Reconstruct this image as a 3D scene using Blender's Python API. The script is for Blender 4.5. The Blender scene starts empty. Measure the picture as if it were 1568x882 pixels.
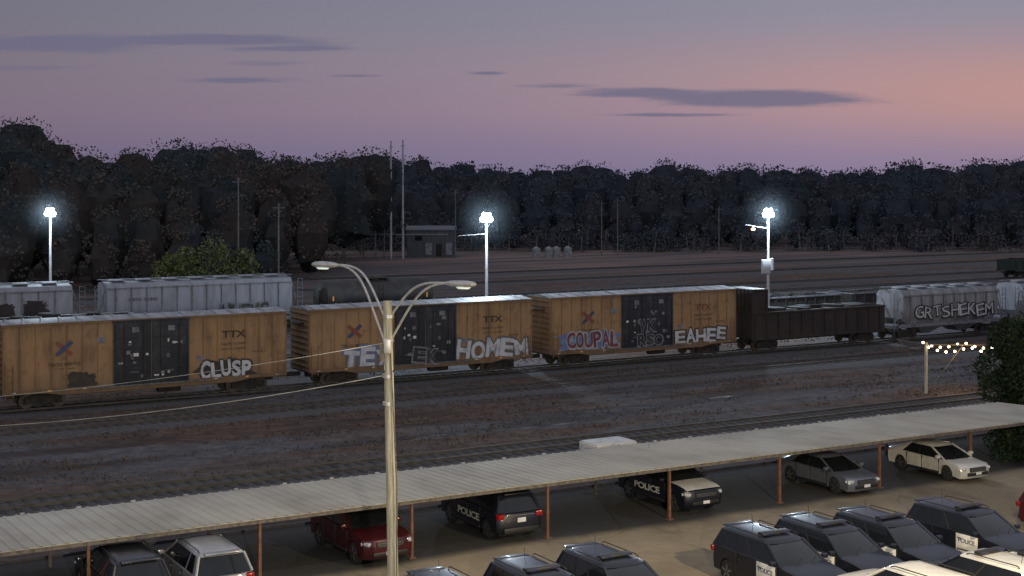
import bpy, bmesh, math, random
import numpy as np
from mathutils import Vector, Matrix
random.seed(7); rng=np.random.default_rng(7)
TH=math.radians(30.54); C=math.cos(TH); S=math.sin(TH)
def W(s,t,z=0.0): return Vector((s*C-t*S, s*S+t*C, z))
scene=bpy.context.scene
COL=scene.collection
GY=-0.30   # yard ground level
GL=-0.40   # parking lot level

# ------------------------------------------------------------ materials
def new_mat(name):
    m=bpy.data.materials.new(name); m.use_nodes=True
    nt=m.node_tree; b=nt.nodes['Principled BSDF']
    return m,nt,b
def N(nt,typ,**kw):
    n=nt.nodes.new(typ)
    for k,v in kw.items(): setattr(n,k,v)
    return n
def math_n(nt,op,a,b=None,c=None,clamp=False):
    n=nt.nodes.new('ShaderNodeMath'); n.operation=op; n.use_clamp=clamp
    for i,v in enumerate((a,b,c)):
        if v is None: continue
        if isinstance(v,(int,float)): n.inputs[i].default_value=v
        else: nt.links.new(v,n.inputs[i])
    return n.outputs[0]
def mixc(nt,f,a,b,blend='MIX'):
    n=nt.nodes.new('ShaderNodeMix'); n.data_type='RGBA'; n.blend_type=blend
    for idx,v in ((0,f),(6,a),(7,b)):
        if isinstance(v,(int,float)): n.inputs[idx].default_value=v
        elif isinstance(v,tuple): n.inputs[idx].default_value=(v[0],v[1],v[2],1)
        else: nt.links.new(v,n.inputs[idx])
    return n.outputs[2]
def noise(nt,vec,scale,detail=3,rough=.55):
    n=nt.nodes.new('ShaderNodeTexNoise'); n.inputs['Scale'].default_value=scale
    n.inputs['Detail'].default_value=detail; n.inputs['Roughness'].default_value=rough
    if vec is not None: nt.links.new(vec,n.inputs['Vector'])
    return n.outputs[0]
def ramp(nt,f,lo,hi):
    n=nt.nodes.new('ShaderNodeMapRange'); n.interpolation_type='SMOOTHSTEP'
    n.inputs[1].default_value=lo; n.inputs[2].default_value=hi
    nt.links.new(f,n.inputs[0]); return n.outputs[0]
def scaled(nt,vec,sc):
    n=nt.nodes.new('ShaderNodeMapping'); n.inputs['Scale'].default_value=sc
    nt.links.new(vec,n.inputs['Vector']); return n.outputs[0]
def mat(name,col,col2=None,rough=.6,metal=0,scale=2.0,stretch=(1,1,1),lo=.4,hi=.65,emit=None,es=0,bump=0,coat=0,bscale=None):
    m,nt,b=new_mat(name)
    tc=N(nt,'ShaderNodeTexCoord'); v=scaled(nt,tc.outputs['Object'],stretch)
    if col2 is None: col2=tuple(c*.75 for c in col)
    f=ramp(nt,noise(nt,v,scale,3,.65),lo,hi)
    nt.links.new(mixc(nt,f,col,col2),b.inputs['Base Color'])
    b.inputs['Roughness'].default_value=rough; b.inputs['Metallic'].default_value=metal
    if coat: b.inputs['Coat Weight'].default_value=coat; b.inputs['Coat Roughness'].default_value=.08
    if emit: b.inputs['Emission Color'].default_value=(*emit,1); b.inputs['Emission Strength'].default_value=es
    if bump:
        bn=N(nt,'ShaderNodeBump'); bn.inputs['Strength'].default_value=bump; bn.inputs['Distance'].default_value=.03
        nt.links.new(noise(nt,v,bscale or scale*4,3),bn.inputs['Height']); nt.links.new(bn.outputs[0],b.inputs['Normal'])
    return m
M={}
M['rubber']=mat('tyre_rubber',(.012,.012,.013),(.02,.02,.02),rough=.85)
M['rim']=mat('wheel_rim',(.25,.25,.27),(.15,.15,.16),rough=.35,metal=.8)
M['glass']=mat('tinted_glass',(.008,.01,.013),(.01,.012,.015),rough=.08,coat=.2)
M['trim']=mat('black_trim',(.015,.015,.016),(.02,.02,.02),rough=.5)
M['chrome']=mat('chrome_trim',(.55,.55,.57),(.45,.45,.47),rough=.2,metal=.9)
M['headlight']=mat('headlight_lens',(.6,.62,.65),(.35,.37,.4),rough=.1,scale=9)
M['tail']=mat('taillight_lens',(.35,.01,.01),(.2,.01,.01),rough=.2)
M['plate']=mat('number_plate',(.7,.7,.72),(.6,.6,.62),rough=.4)
M['blue_lens']=mat('lightbar_lens',(.02,.03,.10),(.03,.03,.05),rough=.15,scale=3)
def paint(name,c,metal=.0,rough=.28): return mat(name,c,tuple(x*.8 for x in c),rough=rough,metal=metal,scale=1.5,coat=.3)
M['p_black']=paint('paint_police_black',(.007,.009,.018),rough=.38)
M['p_white']=paint('paint_white',(.62,.62,.60))
M['p_silver']=paint('paint_silver',(.36,.37,.39),.3)
M['p_grey']=paint('paint_grey',(.15,.17,.21),.4)
M['p_champ']=paint('paint_pearl',(.56,.55,.51),.1)
M['p_red']=paint('paint_dark_red',(.065,.008,.012),.2)
M['p_dark']=paint('paint_charcoal',(.02,.022,.03),.2)
M['door_white']=mat('door_white_panel',(.70,.70,.68),(.55,.55,.55),rough=.35,scale=3)
def boxpaint(name,a,b_,c):
    m,nt,b=new_mat(name); tc=N(nt,'ShaderNodeTexCoord'); g=N(nt,'ShaderNodeObjectInfo')
    v=N(nt,'ShaderNodeVectorMath',operation='ADD'); nt.links.new(tc.outputs['Object'],v.inputs[0]); nt.links.new(g.outputs['Location'],v.inputs[1])
    n1=ramp(nt,noise(nt,scaled(nt,v.outputs[0],(1.6,1.6,.22)),1.0,4,.7),.36,.70)
    n2=ramp(nt,noise(nt,scaled(nt,v.outputs[0],(.35,.35,.6)),1.0,3,.6),.4,.7)
    n3=ramp(nt,noise(nt,scaled(nt,v.outputs[0],(2.5,2.5,1.6)),1.0,4,.7),.52,.70)
    col=mixc(nt,n1,a,b_); col=mixc(nt,math_n(nt,'MULTIPLY',n2,.5),col,c)
    col=mixc(nt,math_n(nt,'MULTIPLY',n3,.5),col,(.095,.066,.05))
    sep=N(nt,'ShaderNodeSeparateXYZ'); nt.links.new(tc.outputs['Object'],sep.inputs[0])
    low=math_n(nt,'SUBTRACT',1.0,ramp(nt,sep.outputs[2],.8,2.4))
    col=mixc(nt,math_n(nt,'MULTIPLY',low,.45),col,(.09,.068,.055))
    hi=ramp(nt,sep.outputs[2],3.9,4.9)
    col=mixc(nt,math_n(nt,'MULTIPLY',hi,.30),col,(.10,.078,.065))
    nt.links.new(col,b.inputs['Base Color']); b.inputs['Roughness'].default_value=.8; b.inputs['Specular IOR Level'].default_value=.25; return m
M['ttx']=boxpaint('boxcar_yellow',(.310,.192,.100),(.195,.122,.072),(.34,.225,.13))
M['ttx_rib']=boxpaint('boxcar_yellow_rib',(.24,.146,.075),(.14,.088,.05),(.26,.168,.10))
M['blackdoor']=mat('boxcar_door_black',(.014,.017,.026),(.038,.040,.049),rough=.7,scale=1.6,stretch=(1,1,.4),lo=.42,hi=.75)
M['cardark']=mat('underframe_black',(.014,.014,.015),(.032,.027,.023),rough=.85,scale=3)
M['galv']=mat('galvanised_roof',(.32,.33,.36),(.18,.18,.19),rough=.55,metal=.2,scale=.8,stretch=(2,.6,1))
M['steel']=mat('galvanised_steel',(.5,.5,.5),(.36,.37,.38),rough=.45,metal=.5,scale=5)
M['dsteel']=mat('dull_steel',(.13,.13,.14),(.07,.07,.08),rough=.6,metal=.2,scale=5)
M['hop']=mat('hopper_grey',(.23,.24,.28),(.14,.14,.16),rough=.75,scale=.8,stretch=(2,1,.3),lo=.35,hi=.8)
M['hopw']=mat('hopper_white',(.27,.28,.31),(.13,.125,.13),rough=.75,scale=.9,stretch=(2,1,.3),lo=.3,hi=.75)
M['hoprib']=mat('hopper_rib',(.17,.18,.21),(.10,.10,.11),rough=.75,scale=3)
M['tank']=mat('tank_black',(.014,.014,.017),(.035,.03,.025),rough=.6,scale=1.2)
M['brown']=mat('freight_brown',(.036,.025,.024),(.021,.018,.018),rough=.9,scale=1.5,stretch=(1,1,.4))
M['white']=mat('white_marking',(.55,.55,.54),(.32,.32,.33),rough=.6,scale=2.5,lo=.45,hi=.8)
M['gwhite']=mat('graffiti_white',(.46,.48,.53),(.28,.30,.35),rough=.6,scale=1.8,lo=.4,hi=.7)
M['gsilver']=mat('graffiti_silver',(.34,.35,.38),(.22,.21,.20),rough=.6,scale=1.8,lo=.4,hi=.7)
M['gblack']=mat('graffiti_black',(.02,.02,.024),(.05,.035,.02),rough=.7,scale=2)
M['gblue']=mat('graffiti_blue',(.10,.15,.30),(.22,.28,.38),rough=.6,scale=1.5,lo=.45,hi=.65)
M['gred']=mat('graffiti_red',(.16,.05,.06),(.09,.03,.05),rough=.6,scale=2)
M['lred']=mat('logo_red',(.20,.05,.035),(.16,.06,.035),rough=.6)
M['lblue']=mat('logo_blue',(.03,.05,.13),(.05,.06,.10),rough=.6)
M['orange']=mat('reflector_orange',(.6,.25,.03),(.5,.2,.03),rough=.5,emit=(1,.45,.05),es=.15)
M['rust']=mat('rusty_post',(.18,.08,.045),(.11,.055,.035),rough=.8,scale=5)
M['postw']=mat('post_grey',(.15,.13,.11),(.08,.07,.06),rough=.75,scale=5)
M['wood']=mat('weathered_pole_wood',(.46,.44,.35),(.25,.235,.18),rough=.9,scale=2.5,stretch=(7,7,.45),lo=.33,hi=.68,bump=.5)
M['tie']=mat('railway_sleeper',(.040,.034,.030),(.055,.048,.042),rough=.9,scale=4)
M['rail']=mat('rail_steel',(.05,.042,.038),(.08,.07,.063),rough=.65,metal=.2,scale=2)
M['ballast']=mat('ballast_stone',(.085,.083,.090),(.055,.053,.057),rough=1,scale=5,lo=.35,hi=.65,bump=.6)
M['flood']=mat('floodlight_lens',(.8,.85,.9),(.8,.85,.9),emit=(.78,.9,1),es=60)
M['sodium']=mat('sodium_lens',(.8,.4,.2),(.8,.4,.2),emit=(1,.36,.12),es=6)
M['bulb']=mat('warm_bulb',(.9,.7,.4),(.9,.7,.4),emit=(1,.70,.38),es=12)
M['lampglass']=mat('cobra_lens',(.75,.8,.75),(.65,.7,.65),rough=.3,emit=(.8,1,.9),es=.5)
M['bark']=mat('tree_bark',(.07,.06,.05),(.035,.03,.026),rough=.9,scale=3,stretch=(3,3,.6))
M['palebark']=mat('pale_bark',(.17,.16,.16),(.09,.09,.09),rough=.9,scale=1)
M['greypole']=mat('grey_pole',(.42,.42,.46),(.30,.30,.33),rough=.7,scale=1)
M['bldg']=mat('metal_siding',(.085,.095,.115),(.055,.06,.075),rough=.7,scale=1,stretch=(4,4,.3))
M['broof']=mat('shed_roof',(.10,.11,.13),(.06,.07,.08),rough=.7)
M['tankw']=mat('white_tank_paint',(.26,.28,.31),(.16,.17,.19),rough=.7)
M['dgreen']=mat('dark_green_paint',(.015,.035,.025),(.02,.03,.025),rough=.6)
M['wire']=mat('cable_black',(.3,.3,.28),(.2,.2,.2),rough=.5)
M['litground']=mat('lit_ground_tone',(.34,.34,.26),(.20,.20,.17),rough=1,scale=.15,stretch=(.5,1.6,1),lo=.35,hi=.65)  # pale tone carries the lamp light on the ground

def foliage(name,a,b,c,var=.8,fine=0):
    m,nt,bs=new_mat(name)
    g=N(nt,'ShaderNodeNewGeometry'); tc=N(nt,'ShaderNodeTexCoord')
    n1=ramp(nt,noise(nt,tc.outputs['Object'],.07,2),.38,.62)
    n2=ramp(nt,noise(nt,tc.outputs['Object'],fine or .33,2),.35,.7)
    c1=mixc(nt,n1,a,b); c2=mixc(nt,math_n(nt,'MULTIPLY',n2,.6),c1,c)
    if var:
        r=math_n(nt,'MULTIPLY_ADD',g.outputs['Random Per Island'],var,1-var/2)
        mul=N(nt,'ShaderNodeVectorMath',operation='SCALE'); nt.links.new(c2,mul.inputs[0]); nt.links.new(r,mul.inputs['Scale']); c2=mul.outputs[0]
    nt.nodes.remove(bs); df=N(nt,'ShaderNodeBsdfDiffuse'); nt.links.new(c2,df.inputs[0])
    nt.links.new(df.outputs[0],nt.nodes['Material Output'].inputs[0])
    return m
M['leafR']=foliage('hazed_woodland_foliage',(.066,.082,.104),(.088,.084,.094),(.054,.068,.086),.3)  # distance haze put into the woodland leaf and core colours as blue tint
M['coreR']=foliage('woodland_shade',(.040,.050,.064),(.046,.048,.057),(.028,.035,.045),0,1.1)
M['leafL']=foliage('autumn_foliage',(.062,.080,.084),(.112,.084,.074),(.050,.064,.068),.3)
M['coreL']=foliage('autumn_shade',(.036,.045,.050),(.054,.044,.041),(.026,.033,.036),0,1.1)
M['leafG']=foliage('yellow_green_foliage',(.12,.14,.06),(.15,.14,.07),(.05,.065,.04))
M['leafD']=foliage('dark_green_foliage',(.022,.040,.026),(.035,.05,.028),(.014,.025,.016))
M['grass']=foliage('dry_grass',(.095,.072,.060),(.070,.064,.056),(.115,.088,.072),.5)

# ------------------------------------------------------------ mesh builder
_txt={}
def text_geo(body,offset):
    k=(body,offset)
    if k in _txt: return _txt[k]
    cu=bpy.data.curves.new('t','FONT'); cu.body=body; cu.size=1; cu.offset=offset; cu.resolution_u=3
    cu.space_character=.92
    ob=bpy.data.objects.new('t',cu); COL.objects.link(ob)
    bpy.context.view_layer.update()
    dg=bpy.context.evaluated_depsgraph_get()
    me=bpy.data.meshes.new_from_object(ob.evaluated_get(dg))
    vs=np.array([v.co[:] for v in me.vertices]); fs=[tuple(p.vertices) for p in me.polygons]
    bpy.data.objects.remove(ob); bpy.data.curves.remove(cu); bpy.data.meshes.remove(me)
    _txt[k]=(vs,fs); return _txt[k]
class MB:
    def __init__(s): s.v=[]; s.f=[]; s.mi=[]; s.slots=[]
    def m(s,k):
        if k not in s.slots: s.slots.append(k)
        return s.slots.index(k)
    def add(s,vs,fs,k):
        o=len(s.v); s.v.extend([tuple(v) for v in vs]); i=s.m(k)
        for f in fs: s.f.append(tuple(o+j for j in f)); s.mi.append(i)
    def addbm(s,bm,k,mx=None):
        if mx is not None: bm.transform(mx)
        bm.verts.ensure_lookup_table(); bm.verts.index_update()
        s.add([v.co[:] for v in bm.verts],[[v.index for v in f.verts] for f in bm.faces],k); bm.free()
    def box(s,c,d,k,bev=0,rot=None):
        bm=bmesh.new(); bmesh.ops.create_cube(bm,size=1)
        bmesh.ops.scale(bm,vec=d,verts=bm.verts)
        if bev: bmesh.ops.bevel(bm,geom=list(bm.edges),offset=bev,segments=2,affect='EDGES',profile=.5)
        mx=Matrix.Translation(c)
        if rot is not None: mx=mx@rot
        s.addbm(bm,k,mx)
    def cyl(s,p0,p1,r0,k,r1=None,n=10,caps=True):
        r1=r0 if r1 is None else r1
        p0=Vector(p0); p1=Vector(p1); d=(p1-p0).normalized()
        a=d.orthogonal().normalized(); b=d.cross(a)
        vs=[];fs=[]
        for p,r in ((p0,r0),(p1,r1)):
            for i in range(n):
                t=2*math.pi*i/n; vs.append(p+a*math.cos(t)*r+b*math.sin(t)*r)
        for i in range(n):
            j=(i+1)%n; fs.append((i,j,n+j,n+i))
        if caps: fs.append(tuple(range(n-1,-1,-1))); fs.append(tuple(range(n,2*n)))
        s.add(vs,fs,k)
    def tube(s,pts,r,k,n=8):
        for a,b in zip(pts[:-1],pts[1:]): s.cyl(a,b,r,k,n=n)
    def loft(s,rings,k,caps=True,closed=True):
        n=len(rings[0]); vs=[p for r in rings for p in r]; fs=[]
        for a in range(len(rings)-1):
            for i in range(n if closed else n-1):
                j=(i+1)%n; fs.append((a*n+i,a*n+j,(a+1)*n+j,(a+1)*n+i))
        if caps: fs.append(tuple(range(n-1,-1,-1))); fs.append(tuple((len(rings)-1)*n+i for i in range(n)))
        s.add(vs,fs,k)
    def quad(s,a,b,c,d,k): s.add([a,b,c,d],[(0,1,2,3)],k)
    def text(s,body,w,h,mx,k,offset=0.0):
        vs,fs=text_geo(body,offset)
        lo=vs.min(0); hi=vs.max(0); c=(lo+hi)/2; sz=np.maximum(hi-lo,1e-6)
        out=[mx@Vector(((v[0]-c[0])/sz[0]*w,(v[1]-c[1])/sz[1]*h,0)) for v in vs]
        s.add(out,fs,k)
    def done(s,name,loc=(0,0,0),rz=0,smooth=35):
        me=bpy.data.meshes.new(name); me.from_pydata([tuple(v) for v in s.v],[],s.f)
        for k in s.slots: me.materials.append(M[k])
        me.polygons.foreach_set('material_index',s.mi)
        bm=bmesh.new(); bm.from_mesh(me); bmesh.ops.recalc_face_normals(bm,faces=bm.faces); bm.to_mesh(me); bm.free()
        if smooth:
            me.polygons.foreach_set('use_smooth',[True]*len(me.polygons))
            me.set_sharp_from_angle(angle=math.radians(smooth))
        ob=bpy.data.objects.new(name,me); COL.objects.link(ob)
        ob.location=loc; ob.rotation_euler=(0,0,rz); return ob

# ------------------------------------------------------------ leaves
def leaves(centers,size,squash=.8):
    n=len(centers)
    a=rng.normal(size=(n,3)); a/=np.linalg.norm(a,axis=1)[:,None]
    b=rng.normal(size=(n,3)); b-= (a*b).sum(1)[:,None]*a; b/=np.linalg.norm(b,axis=1)[:,None]
    sz=(size*rng.uniform(.5,1.3,n))[:,None]*.5
    a*=sz; b*=sz*squash
    v=np.empty((n,4,3)); v[:,0]=centers-a; v[:,1]=centers+b*rng.uniform(.6,1.2,(n,1)); v[:,2]=centers+a; v[:,3]=centers-b*rng.uniform(.6,1.2,(n,1))
    return v.reshape(-1,3)
def core(cx,cy,cz,rx,rz,nu=9,nv=7):
    """inner mass of twigs and shaded leaves that closes the crown"""
    g=np.empty((nv+1,nu,3)); jit=rng.uniform(.62,1.0,(nv+1,nu))
    for j in range(nv+1):
        ph=math.pi*j/nv
        for i in range(nu):
            th=6.2832*i/nu; q=jit[j,i] if 0<j<nv else .9
            g[j,i]=(cx+rx*q*math.sin(ph)*math.cos(th),cy+rx*q*math.sin(ph)*math.sin(th),cz+rz*q*math.cos(ph))
    out=[]
    for j in range(nv):
        for i in range(nu):
            k=(i+1)%nu; out+= [g[j,i],g[j,k],g[j+1,k],g[j+1,i]]
    return np.array(out)
def crown(cx,cy,z0,h,r,n,blobs=11):
    pts=[]; bl=[]
    for i in range(blobs):
        f=(i+.5)/blobs; zz=z0+h*(.10+.80*f)
        rr=r*math.sin(math.pi*min(.95,.22+.70*f))**.6*random.uniform(.3,.8)
        an=i*2.4+random.uniform(-.6,.6)
        bl.append((cx+rr*math.cos(an),cy+rr*math.sin(an),zz,r*random.uniform(.38,.58)))
    bl.append((cx,cy,z0+h*.86,r*.45))
    per=max(4,n//len(bl))
    for (x,y,z,br) in bl:
        d=rng.normal(size=(per,3)); d/=np.linalg.norm(d,axis=1)[:,None]
        rad=br*rng.uniform(.45,1.03,(per,1))**.5
        p=d*rad; p[:,2]*=.72
        pts.append(p+np.array([x,y,z]))
    return np.concatenate(pts),bl
def mesh_quads(name,parts):
    """parts: list of (verts Nx3, material key)"""
    vs=[];mi=[]
    for k,(v,_) in enumerate(parts):
        v=np.array(v,dtype=np.float32).reshape(-1,3); vs.append(v); mi.append(np.full(len(v)//4,k,np.int32))
    v=np.concatenate(vs); mi=np.concatenate(mi)
    me=bpy.data.meshes.new(name)
    me.vertices.add(len(v)); me.vertices.foreach_set('co',v.ravel())
    me.loops.add(len(v)); me.loops.foreach_set('vertex_index',np.arange(len(v),dtype=np.int32))
    me.polygons.add(len(mi)); me.polygons.foreach_set('loop_start',np.arange(len(mi),dtype=np.int32)*4)
    for _,k in parts: me.materials.append(M[k])
    me.polygons.foreach_set('material_index',mi)
    me.update(calc_edges=True); me.validate()
    ob=bpy.data.objects.new(name,me); COL.objects.link(ob); return ob
def stick(p0,p1,r0,r1,n=5):
    p0=Vector(p0);p1=Vector(p1);d=(p1-p0).normalized();a=d.orthogonal().normalized();b=d.cross(a);out=[]
    for i in range(n):
        t0=6.2832*i/n;t1=6.2832*(i+1)/n
        o0=a*math.cos(t0)+b*math.sin(t0);o1=a*math.cos(t1)+b*math.sin(t1)
        out+= [tuple(p0+o0*r0),tuple(p0+o1*r0),tuple(p1+o1*r1),tuple(p1+o0*r1)]
    return out

# ------------------------------------------------------------ ground
def ground():
    m,nt,b=new_mat('yard_ground')
    tc=N(nt,'ShaderNodeTexCoord'); o=tc.outputs['Object']
    sep=N(nt,'ShaderNodeSeparateXYZ'); nt.links.new(o,sep.inputs[0]); t=sep.outputs[1]
    st=scaled(nt,o,(.22,1,1))
    nA=noise(nt,st,.16,5,.65); nB=noise(nt,o,1.3,5,.8); nC=noise(nt,o,.03,3); nD=noise(nt,st,.5,4,.65)
    gravel=mixc(nt,ramp(nt,nB,.25,.75),(.064,.064,.070),(.145,.141,.150))
    weed=mixc(nt,ramp(nt,nB,.25,.75),(.062,.047,.042),(.155,.110,.090))
    g=mixc(nt,ramp(nt,nA,.43,.57),gravel,weed)
    g=mixc(nt,math_n(nt,'MULTIPLY',ramp(nt,nD,.52,.68),.5),g,(.045,.043,.046))
    far=math_n(nt,'MULTIPLY',ramp(nt,t,150,185),ramp(nt,nC,.2,.45))
    nE=noise(nt,scaled(nt,o,(.03,.35,1)),1.0,4,.65)
    field=mixc(nt,ramp(nt,nE,.38,.62),(.085,.080,.088),(.205,.148,.130))
    g=mixc(nt,far,g,field)
    band=math_n(nt,'MULTIPLY',ramp(nt,t,64,67),math_n(nt,'SUBTRACT',1.0,ramp(nt,t,74,76)))
    wn=noise(nt,scaled(nt,o,(.12,.6,1)),.5,3)
    damp=math_n(nt,'MULTIPLY',band,ramp(nt,wn,.48,.62))
    wet=math_n(nt,'MULTIPLY',band,ramp(nt,wn,.675,.69))
    g=mixc(nt,math_n(nt,'MULTIPLY',damp,.5),g,(.032,.030,.033))
    nt.links.new(g,b.inputs['Base Color'])
    r=math_n(nt,'MULTIPLY_ADD',wet,-.75,1.0); nt.links.new(r,b.inputs['Roughness'])
    nt.links.new(math_n(nt,'MULTIPLY_ADD',wet,.4,.05),b.inputs['Specular IOR Level'])
    bn=N(nt,'ShaderNodeBump'); bn.inputs['Distance'].default_value=.07
    nt.links.new(math_n(nt,'MULTIPLY_ADD',wet,-.68,.7),bn.inputs['Strength']); nt.links.new(noise(nt,o,2.5,5,.75),bn.inputs['Height'])
    nt.links.new(bn.outputs[0],b.inputs['Normal'])
    M['ground']=m
    ts=[(-900,-.46),(-60,-.46),(52,-.46),(56,GY),(150,GY),(400,GY),(3500,GY)]
    ss=[-2500,-200,-50,0,50,100,200,400,3000]
    mb=MB(); vs=[(s,t,z) for t,z in ts for s in ss]; n=len(ss)
    fs=[(a*n+i,a*n+i+1,(a+1)*n+i+1,(a+1)*n+i) for a in range(len(ts)-1) for i in range(n-1)]
    mb.add(vs,fs,'ground'); mb.done('ground',rz=TH,smooth=0)
    P=[]
    for (a,bb,n) in ((54,57.2,5000),(62.3,74.8,11000),(79.6,81.6,3500),(87,96,3500)):
        k=n//40
        cs=rng.uniform(-10,110,k); ct=rng.uniform(a,bb,k)
        for q in range(k):
            m_=40; ss=cs[q]+rng.normal(0,1.6,m_); tt=np.clip(ct[q]+rng.normal(0,.35,m_),a,bb); zz=GY+rng.uniform(.0,.12,m_)
            P.append(np.stack([ss*C-tt*S,ss*S+tt*C,zz],1))
    mesh_quads('dry_weeds',[(leaves(np.concatenate(P),.19,.45),'grass')])
    mb=MB(); mb.quad((24,153,GY+.004),(130,161,GY+.004),(130,178,GY+.004),(27,171,GY+.004),'litground'); mb.done('lit_ground_strip',smooth=0)  # lamplit ground behind the right mast, painted as a pale strip
ground()
def lot():
    m,nt,b=new_mat('lot_pavement')
    tc=N(nt,'ShaderNodeTexCoord'); o=tc.outputs['Object']
    sep=N(nt,'ShaderNodeSeparateXYZ'); nt.links.new(o,sep.inputs[0]); t=sep.outputs[1]
    n1=noise(nt,o,.12,4,.6); n2=noise(nt,o,2.5,5,.75); n3=noise(nt,scaled(nt,o,(1,.4,1)),.5,4)
    c=mixc(nt,n2,(.20,.165,.115),(.38,.315,.215))
    c=mixc(nt,math_n(nt,'MULTIPLY',ramp(nt,n1,.47,.64),.55),c,(.13,.11,.08))
    c=mixc(nt,math_n(nt,'MULTIPLY',ramp(nt,n3,.55,.68),.5),c,(.10,.085,.065))
    vor=N(nt,'ShaderNodeTexVoronoi',feature='DISTANCE_TO_EDGE'); vor.inputs['Scale'].default_value=.09
    w=N(nt,'ShaderNodeVectorMath',operation='ADD'); nt.links.new(o,w.inputs[0])
    nz=nt.nodes.new('ShaderNodeTexNoise'); nz.inputs['Scale'].default_value=.6; nt.links.new(o,nz.inputs['Vector']); nt.links.new(nz.outputs['Color'],w.inputs[1])
    nt.links.new(w.outputs[0],vor.inputs['Vector'])
    crack=math_n(nt,'LESS_THAN',vor.outputs['Distance'],.0025)
    c=mixc(nt,math_n(nt,'MULTIPLY',crack,.4),c,(.06,.05,.04))
    asp=mixc(nt,n2,(.03,.03,.032),(.075,.072,.068))
    wv=math_n(nt,'MULTIPLY_ADD',n1,1.6,t)
    c=mixc(nt,ramp(nt,wv,45.2,46.2),c,asp)
    nt.links.new(c,b.inputs['Base Color']); b.inputs['Roughness'].default_value=.9; b.inputs['Specular IOR Level'].default_value=.2
    bn=N(nt,'ShaderNodeBump'); bn.inputs['Distance'].default_value=.02; bn.inputs['Strength'].default_value=.5
    nt.links.new(noise(nt,o,12,4,.7),bn.inputs['Height']); nt.links.new(bn.outputs[0],b.inputs['Normal'])
    M['lot']=m
    mb=MB(); mb.quad((-40,-5,GL),(75,-5,GL),(75,51.8,GL),(-40,51.8,GL),'lot'); mb.done('parking_lot_pavement',rz=TH,smooth=0)
    mb=MB()
    for i in range(-4,22):
        s=18.2+(i)*2.75-.05
        mb.quad((s,28.2,GL+.004),(s+.1,28.2,GL+.004),(s+.1,37.2,GL+.004),(s,37.2,GL+.004),'postw')
    mb.done('parking_bay_lines',rz=TH,smooth=0)
    mb=MB(); mb.box((17.5,51.9,GL+.03),(115,.18,.16),'ballast',bev=.02); mb.done('concrete_kerb',rz=TH)
lot()

# ------------------------------------------------------------ tracks
def track(t,s0,s1,ties=True,name='railway_track'):
    mb=MB()
    sec=[(-2.3,GY-.02),(-1.6,-.17),(1.6,-.17),(2.3,GY-.02)]
    mb.loft([[(s0,y,z) for y,z in sec],[(s1,y,z) for y,z in sec]],'ballast',caps=False,closed=False)
    for y in (-.75,.75):
        mb.box(((s0+s1)/2,y,-.055),(s1-s0,.07,.11),'rail')
    if ties:
        s=s0
        while s<s1:
            mb.box((s,0,-.19),(.22,2.5,.09),'tie'); s+=.62
    o=mb.done(name,loc=W(0,t,0),rz=TH,smooth=0)
for t,a,b,ti in ((59.8,-40,170,True),(77.2,-40,170,True),(84.3,-40,190,True),(98.8,-40,190,False),(116.5,-40,220,False),(128,-40,260,False),(138,-40,260,False),(156,-60,300,False),(172,-60,300,False)):
    track(t,a,b,ti)

# ------------------------------------------------------------ freight cars
def trucks(mb,L,off=2.3,k='cardark'):
    for sx in (-1,1):
        cx=sx*(L/2-off)
        for dx in (-.88,.88):
            for y in (-.78,.78):
                mb.cyl((cx+dx,y-.06,.43),(cx+dx,y+.06,.43),.43,'rail',n=16)
            mb.cyl((cx+dx,-1.05,.43),(cx+dx,1.05,.43),.08,k)
            for y in (-1.05,1.05): mb.box((cx+dx,y,.43),(.3,.2,.3),k,bev=.03)
        for y in (-1.05,1.05):
            mb.loft([[(cx-1.0,yy,.50),(cx-.5,yy,.28),(cx+.5,yy,.28),(cx+1.0,yy,.50),(cx+1.0,yy,.62),(cx+.4,yy,.80),(cx-.4,yy,.80),(cx-1.0,yy,.62)] for yy in (y-.06,y+.06)],k)
        mb.box((cx,0,.6),(.5,2.0,.3),k)
        mb.box((sx*(L/2+.38),0,.75),(.75,.28,.26),k,bev=.04)
def ladder(mb,x,y,z0,z1,k='dsteel',w=.42):
    for dx in (-w/2,w/2): mb.box((x+dx,y,(z0+z1)/2),(.04,.04,z1-z0),k)
    z=z0+.15
    while z<z1: mb.box((x,y,z),(w,.03,.03),k); z+=.38
FR=Matrix.Rotation(math.radians(90),4,'X')
def graf(mb,txt,x,z,w,h,y,fill='gwhite',out='gblack',bold=.035,seed=1,inner=False):
    """spray-painted tag: every letter is swollen, tilted and overlaps its neighbour"""
    r=random.Random(seed*17+len(txt)); n=len(txt); cw=w/n
    for i,ch in enumerate(txt):
        cx=x-w/2+cw*(i+.5)+r.uniform(-.04,.04)*cw; cz=z+r.uniform(-.08,.08)*h
        R=Matrix.Rotation(r.uniform(-.16,.16),4,'Y')
        a=cw*r.uniform(.98,1.1); b=h*r.uniform(.88,1.12)
        yy=y-.004*(i%2)
        mb.text(ch,a*1.16,b*1.14,Matrix.Translation((cx,yy,cz))@R@FR,out,bold+.06)
        mb.text(ch,a*.90,b*.92,Matrix.Translation((cx-.02,yy-.010,cz+.02))@R@FR,fill,bold+.01)
def blotch(mb,x,z,w,h,y,k,seed):
    r=random.Random(seed); n=30; pts=[]
    for i in range(n):
        a=6.2832*i/n; q=r.uniform(.74,1.12); ca=math.cos(a); sa=math.sin(a)
        pts.append((x+math.copysign(abs(ca)**.5,ca)*w/2*q,y,z+math.copysign(abs(sa)**.5,sa)*h/2*q))
    mb.add(pts,[tuple(range(n))],k)
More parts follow.
